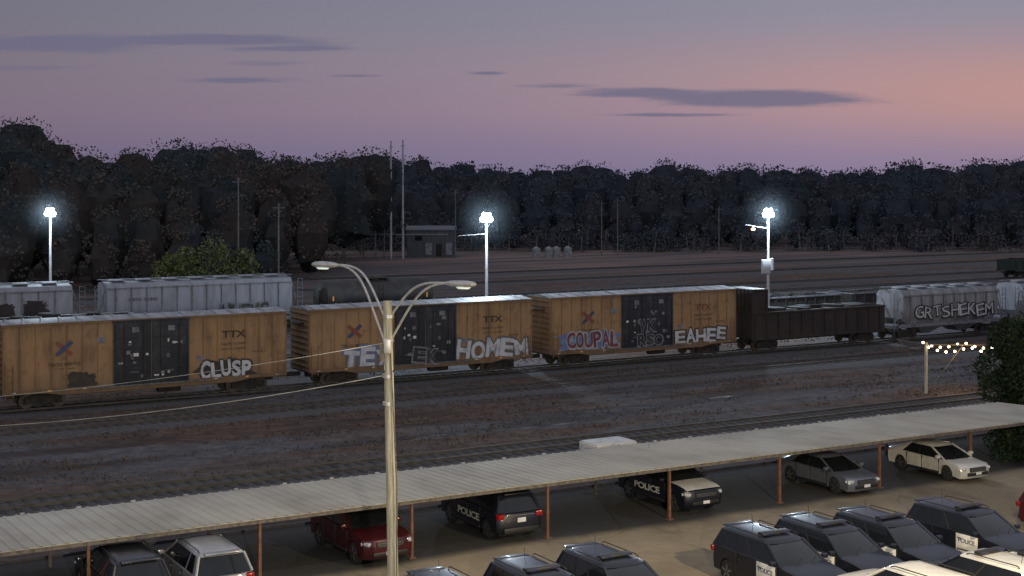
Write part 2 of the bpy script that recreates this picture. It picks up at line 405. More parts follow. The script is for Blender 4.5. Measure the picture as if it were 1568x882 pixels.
def boxcar(s0,s1,kind):
    L=s1-s0; mb=MB(); hw=1.52; zb,zt=.86,4.82; rr=random.Random(kind*5+int(s0))
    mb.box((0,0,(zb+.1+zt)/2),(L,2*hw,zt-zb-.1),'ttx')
    for y in (-hw-.03,hw+.03):
        mb.loft([[(-L/2,yy,1.12),(-L/2,yy,.92),(-L*.36,yy,.90),(-L*.30,yy,.74),(L*.30,yy,.74),(L*.36,yy,.90),(L/2,yy,.92),(L/2,yy,1.12)] for yy in (y-.03,y+.03)],'ttx_rib')
        mb.box((0,y,zt-.06),(L,.07,.14),'ttx_rib')
        sg=-1 if y<0 else 1
        n=8
        for side in (-1,1):
            for i in range(n):
                x=side*(2.25+ (L/2-2.3)*i/(n-1)); mb.box((x,sg*(hw+.013),(zb+zt)/2+.1),(.07,.03,zt-zb-.3),'ttx_rib')
        for dx in (-1.06,1.06):
            mb.box((dx,sg*(hw+.04),2.85),(2.06,.07,3.62),'blackdoor',bev=.012)
            for zz in (1.35,1.95,2.55,3.15,3.75,4.35): mb.box((dx,sg*(hw+.085),zz),(1.9,.03,.07),'blackdoor')
            for xx in (-.55,.55): mb.cyl((dx+xx,sg*(hw+.11),1.1),(dx+xx,sg*(hw+.11),4.6),.022,'cardark',n=6)
            mb.box((dx,sg*(hw+.10),1.75),(.5,.03,.06),'dsteel')
            mb.box((dx-.1,sg*(hw+.12),2.6),(.2,.03,.24),'dsteel')
            mb.box((dx+.1,sg*(hw+.104),4.2),(.4,.01,.30),'hoprib')
            for q in range(9): mb.box((dx+rr.uniform(-.8,.8),sg*(hw+.104),rr.choice((1.5,1.65,2.1,2.3,2.75,2.9,3.35,3.5,3.9))),(rr.uniform(.08,.3),.01,rr.uniform(.06,.22)),rr.choice(('white','hop','hoprib','hoprib')))
        for xx in (-2.16,2.16): mb.box((xx,sg*(hw+.05),2.85),(.1,.12,3.75),'blackdoor')
        mb.box((0,sg*(hw+.09),1.0),(6.6,.08,.09),'dsteel')
        mb.box((0,sg*(hw+.07),4.72),(4.6,.1,.1),'blackdoor')
        for i in range(9):
            mb.box((-L/2+.6+i*(L-1.2)/8,sg*(hw+.063),1.02),(.2,.006,.05),'orange' if i%2 else 'white')
        ladder(mb,-L/2+.35,sg*(hw+.09),.7,2.6,'ttx_rib'); ladder(mb,L/2-.35,sg*(hw+.09),.7,2.6,'ttx_rib')
    mb.loft([[(x,-hw-.05,zt),(x,0,zt+.16),(x,hw+.05,zt),(x,hw+.05,zt-.05),(x,-hw-.05,zt-.05)] for x in (-L/2-.03,L/2+.03)],'galv')
    i=-L/2+.4
    while i<L/2-.2:
        mb.loft([[(x,-hw-.04,zt+.01),(x,0,zt+.20),(x,hw+.04,zt+.01)] for x in (i-.05,i+.05)],'galv',closed=False,caps=False); i+=1.0
    for sx in (-1,1):
        for zz in np.arange(1.3,4.7,.36): mb.cyl((sx*L/2,-hw+.15,zz),(sx*L/2,hw-.15,zz),.09,'ttx_rib',n=8)
        mb.box((sx*(L/2+.2),0,4.0),(.35,1.6,.04),'dsteel')
    mb.box((0,0,.72),(L-.8,.5,.4),'cardark'); mb.box((1.2,-.9,.6),(1.4,.5,.4),'cardark',bev=.1); mb.box((0,0,.9),(L-.2,2.7,.1),'cardark')
    trucks(mb,L)
    yf=-hw-.034
    ex,ez=(-5.0,3.35)
    for an,k,dy in ((40,'lred',0),(-40,'lblue',.004)):
        mb.box((ex,yf-.003-dy,ez),(1.15,.004,.22),k,rot=Matrix.Rotation(math.radians(an),4,'Y'))
    mb.box((ex,yf-.012,ez+.0),(.28,.004,.28),'lred' if kind else 'lblue')
    T=lambda x,z:Matrix.Translation((x,yf-.004,z))@FR
    mb.text('TTX',1.5,.42,T(5.0,3.62),'gblack' if kind!=2 else 'lred',.02)
    mb.text('NEXT LOAD',1.6,.14,T(5.0,3.05),'gblack'); mb.text('TBOX 889712',1.8,.2,T(-5.0,2.45),'gblack',.005)
    mb.text('EXW 10-8  CAP 200000',1.5,.11,T(5.0,2.75),'gblack'); mb.text('LT WT 77600',1.2,.1,T(-5.0,2.2),'gblack'); mb.text('PLATE F',.8,.13,T(6.6,2.5),'gblack')
    mb.box((-2.9,yf-.003,3.7),(.5,.004,.34),'hoprib'); mb.box((2.9,yf-.003,2.3),(.4,.004,.3),'hoprib')
    if kind==0:
        blotch(mb,4.5,1.5,3.7,1.35,yf-.009,'gblack',31)
        graf(mb,'CLUSP',4.5,1.52,3.2,1.15,yf-.012,fill='gwhite',bold=.03,seed=3)
        blotch(mb,-4.0,1.45,1.7,.95,yf-.012,'gblack',3); blotch(mb,-4.4,1.75,.8,.5,yf-.014,'gblack',5)
    if kind==1:
        graf(mb,'TEX',-4.1,1.60,3.4,1.25,yf-.012,fill='gwhite',out='gblue',bold=.03,seed=5)
        graf(mb,'HOMEM',5.0,1.65,5.5,1.45,yf-.012,fill='gwhite',out='dsteel',bold=.03,seed=6)
        graf(mb,'EK',0,1.5,1.8,.9,-hw-.13,fill='blackdoor',out='hoprib',bold=.02,seed=2)
    if kind==2:
        blotch(mb,-5.1,1.75,5.6,1.35,yf-.010,'gblue',8)
        graf(mb,'COUPAL',-4.6,1.78,4.3,1.15,yf-.018,fill='gred',out='gsilver',bold=.02,seed=9)
        graf(mb,'EAHEE',4.8,1.55,4.7,1.05,yf-.012,fill='gwhite',bold=.02,seed=11)
        graf(mb,'WK',0,2.5,1.5,.9,-hw-.13,fill='blackdoor',out='hoprib',bold=.02,seed=4)
        graf(mb,'RSO',.2,1.5,2.2,.8,-hw-.13,fill='blackdoor',out='hoprib',bold=.02,seed=14)
    mb.done('boxcar',loc=W((s0+s1)/2,84.3),rz=TH)
boxcar(16.1,32.8,0); boxcar(34.3,50.4,1); boxcar(51.9,68.0,2); boxcar(-2.1,14.6,1)

def hopper(s0,s1,t,ht=4.6,k='hop',g=None):
    L=s1-s0; mb=MB(); hw=1.55
    def sec(x,zb,w=1.0):
        return [(x,-hw*.8,zb),(x,-hw*.97*w,zb+.5),(x,-hw*w,2.3),(x,-hw*.97*w,ht-.5),(x,-hw*.78,ht-.12),(x,0,ht),(x,hw*.78,ht-.12),(x,hw*.97*w,ht-.5),(x,hw*w,2.3),(x,hw*.97*w,zb+.5),(x,hw*.8,zb)]
    mb.loft([sec(-L/2+.9,1.7,.96),sec(-L/2+1.5,1.2),sec(L/2-1.5,1.2),sec(L/2-.9,1.7,.96)],k)
    for sx in (-1,1):
        mb.box((sx*(L/2-.3),0,1.1),(.7,2.6,.25),'hoprib')
        for y in (-1.2,1.2):
            mb.cyl((sx*(L/2-.1),y,1.1),(sx*(L/2-.8),y,ht-.6),.05,'hoprib',n=6)
            mb.cyl((sx*(L/2-.1),y,1.2),(sx*(L/2-1.0),y,2.4),.05,'hoprib',n=6)
        ladder(mb,sx*(L/2-.15),-1.42,.8,ht-.2,'hoprib')
    for y in (-hw,hw): mb.box((0,y,1.15),(L-.6,.12,.26),'hoprib'); mb.box((0,y*.97,ht-.48),(L-1.8,.1,.1),'hoprib')
    x=-L/2+1.6
    while x<L/2-1.4:
        for y in (-hw-.01,hw+.01): mb.box((x,y,2.6),(.07,.1,2*(ht-.55-2.6)+.3),'hoprib')
        x+=1.25
    nb=3 if L>15 else 2
    for i in range(nb):
        cx=(i-(nb-1)/2)*(L-4.5)/nb
        q=(L-4.6)/nb/2
        mb.loft([[(cx-q,-1.3,1.25),(cx+q,-1.3,1.25),(cx+q,1.3,1.25),(cx-q,1.3,1.25)],[(cx-.4,-.6,.35),(cx+.4,-.6,.35),(cx+.4,.6,.35),(cx-.4,.6,.35)]],'hoprib')
    mb.box((0,-.75,ht+.12),(L-1.4,.4,.03),'hoprib'); mb.box((0,.75,ht+.12),(L-1.4,.4,.03),'hoprib')
    i=-L/2+2
    while i<L/2-1.6: mb.box((i,0,ht+.08),(1.1,.8,.14),k,bev=.03); i+=2.2
    trucks(mb,L,1.7)
    if g=='l':
        graf(mb,'HLFVS',3.7,1.9,4.2,1.3,-hw-.09,fill='gblack',out='hoprib',bold=.02,seed=7); mb.text('CEFX 31845',2.4,.25,Matrix.Translation((-5,-hw-.08,3.2))@FR,'gblack')
    if g=='c':
        for xx in (2.6,5.0): blotch(mb,xx,2.6,2.0,1.6,-hw-.08,'brown',int(xx*3))
    if g=='r':
        graf(mb,'GRTSHEKEM',.2,2.15,9.0,1.0,-hw-.08,fill='gwhite',out='cardark',bold=-.01,seed=21)
    mb.done('covered_hopper_car',loc=W((s0+s1)/2,t),rz=TH)
hopper(29.5,47.0,116.5,g='l'); hopper(11,28.6,116.5,g='c'); hopper(-7.5,10,116.5)
hopper(84.2,97.0,84.3,ht=4.0,k='hopw',g='r'); hopper(98.3,111.2,84.3,ht=4.05,k='hop',g='r'); hopper(112.4,125.4,84.3,ht=4.05,k='hopw')

def tankcar(s0,s1,t):
    L=s1-s0; mb=MB(); r=1.45; zc=2.6; rings=[]
    for x,q in ((-L/2+.6,.15),(-L/2+.68,.55),(-L/2+.85,.85),(-L/2+1.15,1),(L/2-1.15,1),(L/2-.85,.85),(L/2-.68,.55),(L/2-.6,.15)):
        rings.append([(x,r*q*math.cos(a),zc+r*q*math.sin(a)) for a in np.linspace(0,2*math.pi,24,endpoint=False)])
    mb.loft(rings,'tank')
    mb.cyl((0,0,3.9),(0,0,4.3),.5,'tank',n=16); mb.box((0,0,4.1),(2.4,1.6,.04),'cardark')
    for y in (-1.4,1.4): mb.box((0,y,1.15),(L-.6,.14,.2),'cardark')
    for sx in (-1,1): mb.box((sx*(L/2-2.2),0,1.2),(1.2,2.4,.9),'cardark')
    ladder(mb,0,-1.52,1.1,4.0,'cardark')
    for sx in (-1,1): mb.box((sx*(L/2-1.6),-1.47,2.5),(.12,.03,.42),'orange')
    trucks(mb,L,1.8); mb.done('tank_car',loc=W((s0+s1)/2,t),rz=TH)
tankcar(48.3,60.6,116.5)

def gondola(s0,s1,t,zt,k='brown',bulk=False,rim='hoprib'):
    L=s1-s0; mb=MB(); hw=1.5
    for y in (-hw,hw):
        mb.box((0,y,(1.0+zt)/2),(L,.08,zt-1.0),k); mb.box((0,y*1.03,zt),(L,.16,.12),rim); mb.box((0,y*1.03,1.0),(L,.12,.22),k)
        x=-L/2+.3
        while x<L/2: mb.box((x,y*1.05,(1.0+zt)/2),(.12,.1,zt-1.0),k); x+=1.15
    for x in (-L/2,L/2): mb.box((x,0,(1+zt)/2),(.1,2*hw,zt-1),k); mb.box((x,0,zt),(.14,2*hw,.1),rim)
    mb.box((0,0,1.05),(L,2*hw,.12),k); mb.box((0,0,.8),(L-1,.5,.4),'cardark')
    if bulk:
        for y in (-hw,hw):
            mb.box((-L/2+.12,y,2.8),(.2,.14,3.7),k); mb.box((-L/2+1.45,y,2.8),(.16,.14,3.7),k)
            for zz in (1.8,3.0,4.62): mb.box((-L/2+.75,y,zz),(1.4,.1,.12),k)
            mb.box((-L/2+.76,y*.96,2.8),(1.2,.05,3.5),k)
        for yy in np.arange(-1.35,1.5,.45): mb.box((-L/2+.14,yy,2.8),(.1,.12,3.7),k)
        mb.box((-L/2+.2,0,2.8),(.06,2.9,3.6),k); mb.box((-L/2+.78,0,4.66),(1.4,2.9,.06),'dsteel')
    rr=random.Random(int(s0)); 
    for i in range(14): mb.box((-L/2+1.9+ (L-2.6)*i/14,rr.uniform(-.5,.5),zt-.35+rr.uniform(-.1,.35)),(.9,rr.uniform(1,2),.6),'cardark',bev=.08,rot=Matrix.Rotation(rr.uniform(-.5,.5),4,'Z'))
    trucks(mb,L,1.8); mb.done('gondola_car',loc=W((s0+s1)/2,t),rz=TH)
gondola(69.5,83.0,84.3,2.9,bulk=True,rim='brown')
gondola(11.5,28.0,98.8,3.55,k='cardark',rim='galv'); gondola(-6,10.4,98.8,3.55,k='cardark',rim='galv')
gondola(76,92,98.8,2.4,k='cardark'); gondola(93.5,109,98.8,2.4,k='cardark')
gondola(150,166,128,2.3,k='dgreen',rim='dgreen')

# ------------------------------------------------------------ carport
def carport():
    s0,s1,t0,t1=-9.0,58.8,45.2,50.7; zf,zbk=1.70,1.50
    m=mat('carport_roof_sheet',(.42,.40,.34),(.27,.25,.205),rough=.7,metal=0,scale=.35,stretch=(1,.5,1),lo=.3,hi=.75); M['croof']=m
    mb=MB()
    def z(t): return zf+(zbk-zf)*(t-t0)/(t1-t0)
    mb.loft([[(s,t0,zf),(s,t1,zbk),(s,t1,zbk-.03),(s,t0,zf-.03)] for s in (s0,s1)],'croof')
    s=s0+.05
    while s<s1-.1:
        mb.loft([[(s,t,z(t)+.001),(s+.04,t,z(t)+.024),(s+.10,t,z(t)+.024),(s+.14,t,z(t)+.001)] for t in (t0-.02,t1+.02)],'croof',closed=False,caps=False); s+=.40
    mb.box(((s0+s1)/2,t0+.06,zf-.10),(s1-s0,.06,.12),'postw'); mb.box(((s0+s1)/2,t1-.06,zbk-.12),(s1-s0,.06,.16),'postw')
    for tt in (46.4,47.9,49.4): mb.box(((s0+s1)/2,tt,z(tt)-.1),(s1-s0,.06,.12),'postw')
    for i in range(-5,8):
        s=39.55+5.63*(i-3)
        if s<s0 or s>s1: continue
        mb.box((s,t0+.16,GL+.62),(.10,.10,1.24),'rust'); mb.box((s,t0+.16,(GL+1.24+zf-.18)/2),(.09,.09,zf-.18-GL-1.24),'rust')
        mb.box((s,t0+.16,GL+.02),(.25,.25,.04),'rust')
        mb.box((s,t1-.16,(GL+zbk-.2)/2),(.1,.1,zbk-.2-GL),'postw')
        mb.loft([[(s+d,t0+.1,zf-.2),(s+d,t1-.1,zbk-.2),(s+d,t1-.1,zbk-.05),(s+d,t0+.1,zf-.05)] for d in (-.04,.04)],'postw')
    s=s0+.5
    while s<s1: mb.box((s,t1-.05,zbk+.05),(.16,.05,.06),'galv'); s+=1.9
    mb.done('carport',rz=TH)
carport()

# ------------------------------------------------------------ vehicles
SUV=dict(L=5.0,hw=.98,wb=1.5,belt=1.13,top=1.76,wr=.38,
  prof=[(2.38,.30),(2.49,.42),(2.5,.62),(2.48,.80),(2.40,.95),(2.15,1.04),(1.7,1.10),(1.18,1.15),(-2.25,1.16),(-2.42,1.05),(-2.48,.82),(-2.5,.62),(-2.48,.42),(-2.40,.34)],
  gh=(-2.40,1.32,-2.12,.42,.90,.70))
SED=dict(L=4.86,hw=.92,wb=1.42,belt=.93,top=1.43,wr=.335,
  prof=[(2.32,.22),(2.42,.36),(2.43,.52),(2.38,.66),(2.22,.76),(1.8,.84),(1.25,.92),(-1.55,.96),(-2.2,.98),(-2.38,.92),(-2.43,.70),(-2.42,.42),(-2.33,.28)],
  gh=(-1.98,1.38,-1.05,.42,.84,.62))
def car(name,s,t,face,kind,pk,police=False,door=None,text=None,bar=True,push=False,hood=None,roofk=None,seed=0):
    K=kind; mb=MB(); hw=K['hw']; L=K['L']; wb=K['wb']; wr=K['wr']; ra=wr+.07; hl=L/2
    zb=K['prof'][-1][1]
    poly=[]
    poly.append((-wb-ra,zb))
    for i in range(1,9):
        a=math.pi*(1-i/9); poly.append((-wb+ra*math.cos(a),wr-.02+ra*math.sin(a)))
    poly+= [(-wb+ra,zb-.04),(wb-ra,zb-.04)]
    for i in range(1,9):
        a=math.pi*(1-i/9); poly.append((wb+ra*math.cos(a),wr-.02+ra*math.sin(a)))
    poly.append((wb+ra,zb)); poly+=K['prof']
    rings=[]
    for f in (-1,-.985,-.93,-.75,-.4,.4,.75,.93,.985,1):
        af=abs(f); pull=.22*af**5; dz=.05*af**6; r=[]
        for x,z in poly:
            e=(abs(x)/hl)**5; xx=x-math.copysign(pull*e,x)
            zz=z-(dz if z>.85*K['belt'] else 0)
            yy=f*hw
            if z<.5 : yy*=.985
            if z>K['belt']-.12: yy*=.975
            yy*=1-.05*e
            r.append((xx,yy,zz))
        rings.append(r)
    mb.loft(rings,pk)
    mb.box((0,0,.45),(L-.9,hw*1.45,.5),'trim')
    xr,xf,xr2,xf2,h0,h1=K['gh']; z0=K['belt']-.03; z1=K['top']-.10; zt=K['top']
    def ring(xr,xf,h,z,c=.10): return [(xf-c*1.4,h,z),(xf,h*.55,z),(xf,-h*.55,z),(xf-c*1.4,-h,z),(xr+c,-h,z),(xr,-h*.55,z),(xr,h*.55,z),(xr+c,h,z)]
    R0=ring(xr,xf,h0,z0); R1=ring(xr2,xf2,h1+.02,z1); 
    mb.loft([R0,R1],'glass')
    rk=roofk or pk
    R2=ring(xr2-.03,xf2+.03,h1+.05,z1-.012); R3=ring(xr2+.05,xf2-.10,h1-.06,zt-.03); R4=ring(xr2+.35,xf2-.4,h1-.3,zt)
    mb.loft([R2,R3,R4],rk)
    for i in (0,3,4,7): mb.cyl(R0[i],R1[i],.045,pk,n=6)
    def sp(u,v,sg,o=.006):
        i,j=(7,0) if sg>0 else (4,3)
        a=Vector(R0[i]).lerp(Vector(R0[j]),u); b=Vector(R1[i]).lerp(Vector(R1[j]),u); p=a.lerp(b,v); return (p.x,p.y+sg*o,p.z)
    def sq(u0,u1,u2,u3,sg,k,o=.006): mb.quad(sp(u0,0,sg,o),sp(u1,0,sg,o),sp(u2,1,sg,o),sp(u3,1,sg,o),k)
    for sg in (-1,1):
        if K is SUV:
            sq(0,.10,.13,0,sg,pk); sq(.30,.335,.335,.30,sg,pk); sq(.555,.59,.575,.545,sg,'trim')
        else:
            sq(0,.17,.06,0,sg,pk); sq(.49,.52,.50,.47,sg,'trim')
        for xs in ((1.02,.02,-1.02) if K is SUV else (.98,-.05,-.98)):
            mb.box((xs,sg*hw*.985,(zb+K['belt'])/2+.02),(.018,.05,K['belt']-zb-.12),'trim')
        for xs in (.2,-.85): mb.box((xs,sg*(hw*.985+.015),K['belt']-.20),(.2,.03,.035),pk if not police else 'trim',bev=.008)
        mb.box((0,sg*(hw-.015),zb+.02),(2*(wb-ra)-.05,.05,.12),'trim',bev=.015)
        mb.box((xf-.36,sg*(hw+.09),K['belt']+.08),(.16,.22,.15),pk,bev=.04)
        mb.box((hl-.27,sg*(hw-.24),K['belt']-.30),(.36,.36,.13),'headlight',bev=.04,rot=Matrix.Rotation(-sg*.45,4,'Z'))
        mb.box((-hl+.15,sg*(hw-.16),K['belt']-.16),(.20,.26,.20 if K is SUV else .13),'tail',bev=.04,rot=Matrix.Rotation(sg*.3,4,'Z'))
        for xw in (-wb,wb):
            y1=sg*(hw-.02); y0=sg*(hw-.26)
            mb.cyl((xw,y0,wr),(xw,y1-sg*.02,wr),wr,'rubber',n=24); mb.cyl((xw,y1-sg*.02,wr),(xw,y1,wr),wr*.97,'rubber',r1=wr*.86,n=24)
            mb.cyl((xw,y1-sg*.005,wr),(xw,y1+sg*.006,wr),wr*.66,'trim',n=20)
            for a in range(5):
                an=a*1.2566+.3
                mb.box((xw+math.cos(an)*wr*.33,y1+sg*.010,wr+math.sin(an)*wr*.33),(wr*.62,.02,wr*.17),'rim',rot=Matrix.Rotation(-an,4,'Y'))
            mb.cyl((xw,y1,wr),(xw,y1+sg*.02,wr),wr*.16,'rim',n=10)
    if K is SUV:
        for sg in (-1,1): mb.tube([(xr2+.2,sg*(h1-.02),zt),(xr2+.3,sg*(h1-.02),zt+.045),(xf2-.5,sg*(h1-.02),zt+.045),(xf2-.35,sg*(h1-.02),zt)],.018,'trim',n=6)
        mb.box((xr2+.02,0,zt-.03),(.28,1.15,.04),pk,bev=.015)
    mb.box((hl-.045,0,K['belt']-.34),(.10,hw*1.05,.20),'trim',bev=.03); 
    for zz in (-.29,-.34,-.39): mb.box((hl+.008,0,K['belt']+zz),(.012,hw*.98,.014),'chrome')
    mb.box((hl-.05,0,zb+.13),(.12,hw*1.35,.16),'trim',bev=.04)
    mb.box((hl+.02,0,zb+.16),(.015,.32,.12),'plate')
    mb.box((-hl+.03,0,zb+.12),(.12,hw*1.5,.20),'trim',bev=.04)
    mb.box((-hl-.005,0,K['belt']-.30),(.03,.34,.16),'plate')
    mb.box((-hl+.025,0,K['belt']-.13),(.05,hw*1.1,.03),'chrome')
    for y in (-.4,.2): mb.cyl((xf-.02,y,z0+.03),(xf-.28,y+.5,z0+.22),.01,'trim',n=4)
    if police:
        if bar:
            mb.box((-.25,0,zt+.07),(.28,1.15,.09),'trim',bev=.03); mb.box((-.25,.38,zt+.075),(.30,.30,.07),'blue_lens',bev=.02); mb.box((-.25,-.38,zt+.075),(.30,.30,.07),'blue_lens',bev=.02)
            for y in (-.4,.4): mb.box((-.25,y,zt+.0),(.06,.06,.08),'trim')
        if door:
            for sg in (-1,1):
                a=hw*.985+.008; y=sg*a
                mb.box((.52,y,.72),(.94,.03,.72),'door_white',bev=.01)
                mb.text('POLICE',.72,.15,Matrix.Translation((.52,y+sg*.018,.86))@(Matrix.Rotation(math.pi,4,'Z') if sg>0 else Matrix.Identity(4))@FR,'lblue',.02)
                mb.box((.52,y+sg*.016,.55),(.86,.003,.05),'lblue')
        if text:
            for sg in (-1,1):
                mb.text('POLICE',1.75,.27,Matrix.Translation((-.15,sg*(hw+.012),.72))@(Matrix.Rotation(math.pi,4,'Z') if sg>0 else Matrix.Identity(4))@FR,'white',.03)
        if push:
            mb.box((hl+.09,0,.65),(.06,.8,.36),'trim',bev=.02)
            for y in (-.35,.35): mb.box((hl+.08,y,.62),(.07,.06,.6),'trim')
        mb.cyl((-1.6,.2,zt),(-1.65,.2,zt+.35),.008,'trim',n=4)
    if hood:
        rings=[]
        for x,z in ((1.22,1.155),(1.7,1.115),(2.13,1.058),(2.32,.985)):
            rings.append([(x,y,z+.008-.045*abs(y/hw)**6) for y in (-.84,-.7,-.35,.35,.7,.84)])
        mb.loft(rings,hood,closed=False,caps=False)
    rz=TH-math.pi/2 if face=='front' else TH+math.pi/2
    rz+=math.radians(random.uniform(-1.6,1.6))
    return mb.done(name,loc=W(s,t,GL+.002),rz=rz)
car('suv',12.5,45.6,'rear',SUV,'p_dark')
car('suv',15.0,45.2,'rear',SUV,'p_silver')
car('suv',21.5,47.2,'front',SUV,'p_red')
car('police_suv',27.2,47.8,'rear',SUV,'p_black',police=True,text=True,bar=False)
car('police_suv',35.7,47.8,'front',SUV,'p_black',police=True,text=True,bar=False,hood='p_white')
car('sedan',43.6,46.9,'front',SED,'p_grey')
car('sedan',49.7,46.3,'front',SED,'p_champ')
for s,t in ((19.5,36.0),(22.4,36.0),(25.1,36.1),(31.2,35.8),(33.7,35.8),(36.1,35.5),(39.6,35.2)):
    car('police_suv',s,t,'front',SUV,'p_black',police=True,door=True,push=True)
car('suv',45.3,35.0,'front',SUV,'p_red')
car('suv',27.0,31.0,'rear',SUV,'p_white'); car('suv',32.3,31.2,'rear',SUV,'p_white'); car('police_suv',35.4,31.1,'rear',SUV,'p_black',police=True,roofk='p_white')

# ------------------------------------------------------------ street lamp on wooden pole
def spot(parent,loc,target,e,col,size,blend=.7,soft=.15):
    l=bpy.data.lights.new('lamp','SPOT'); l.energy=e; l.color=col; l.spot_size=math.radians(size); l.spot_blend=blend; l.shadow_soft_size=soft
    lo=bpy.data.objects.new('lamp',l); COL.objects.link(lo); lo.location=loc; d=Vector(target)-Vector(loc); lo.rotation_euler=d.to_track_quat('-Z','Y').to_euler()
    if parent is not None: lo.parent=parent
    return lo
def streetlamp():
    mb=MB(); bx,by=-3.45,42.0; tx=-3.64; zt=9.4
    rings=[]
    for i in range(13):
        f=i/12; z=GL+(zt-GL)*f; x=bx+(tx-bx)*f; r=.168-.04*f
        rings.append([(x+r*math.cos(a)*(1+.03*math.sin(3*a+f*4)),by+r*math.sin(a),z) for a in np.linspace(0,2*math.pi,16,endpoint=False)])
    mb.loft(rings,'wood')
    ends=[]
    def arm(side,ex,ey,ez):
        e=Vector((ex,ey,ez))
        for zr,sag in ((8.95,.25),(8.25,-.15)):
            p0=Vector((tx+side*.1,by,zr)); c1=p0+Vector(((ex-tx)*.35,(ey-by)*.3,(ez-zr)*.75+sag)); c2=Vector((ex-side*.9,ey-(ey-by)*.35,ez+.03))
            pts=[]
            for i in range(15):
                u=i/14; pts.append(p0*(1-u)**3+3*c1*u*(1-u)**2+3*c2*u*u*(1-u)+e*u**3)
            mb.tube(pts,.035,'steel',n=8)
        d=Vector((ex-tx,ey-by,0)).normalized(); n=Vector((-d.y,d.x,0)); rings=[]
        for q,w,h in ((-.15,.05,.05),(0,.10,.08),(.25,.17,.10),(.55,.20,.10),(.75,.14,.07),(.82,.04,.03)):
            c=e+d*q; rings.append([tuple(c+n*w*math.cos(a)+Vector((0,0,h*math.sin(a)))) for a in np.linspace(0,2*math.pi,12,endpoint=False)])
        mb.loft(rings,'steel')
        c=e+d*.42-Vector((0,0,.09)); mb.loft([[tuple(c+d*.24*math.cos(a)+n*.14*math.sin(a)) for a in np.linspace(0,6.283,12,endpoint=False)],[tuple(c-Vector((0,0,.05))+d*.18*math.cos(a)+n*.1*math.sin(a)) for a in np.linspace(0,6.283,12,endpoint=False)]],'lampglass')
        ends.append(c-Vector((0,0,.2)))
    arm(-1,-5.35,43.1,10.38); arm(1,-1.75,41.0,9.98)
    for z in (8.25,8.95,7.2,6.4): mb.cyl((tx+.02,by,z-.05),(tx+.02,by,z+.05),.16,'steel',n=16)
    mb.box((tx+.02,by-.2,8.1),(.22,.16,.42),'steel',bev=.03); mb.box((tx-.17,by-.05,7.9),(.10,.12,.5),'postw',bev=.02)
    mb.tube([(tx+.1,by-.14,8.0),(bx+.1,by-.17,4),(bx+.09,by-.18,GL)],.022,'postw',n=6)
    mb.cyl((tx-.2,by-.05,7.35),(tx+.2,by-.05,7.35),.03,'cardark',n=6)
    o=mb.done('street_lamp')
    for e in ends: spot(o,e,(e.x+(1.5 if e.x>-3 else 0),e.y-1.5,0),600,(1,.86,.62),140,.8,.12)
    mb=MB()
    def wire(p,q,sag,r=.012):
        p=Vector(p);q=Vector(q); mb.tube([p.lerp(q,i/24)-Vector((0,0,sag*4*(i/24)*(1-i/24))) for i in range(25)],r,'wire',n=5)
    wire((tx-.15,by,8.15),(-20.5,46,5.7),.25,.009); wire((tx-.15,by,7.2),(-20.5,46,4.9),.35,.012)
    mb.done('overhead_cable')
    mb=MB(); mb.cyl((-20.5,46,GL),(-20.5,46,7.2),.15,'wood',r1=.11,n=12); mb.box((-20.5,46,5.9),(.9,.1,.1),'wood'); mb.done('utility_pole')
streetlamp()

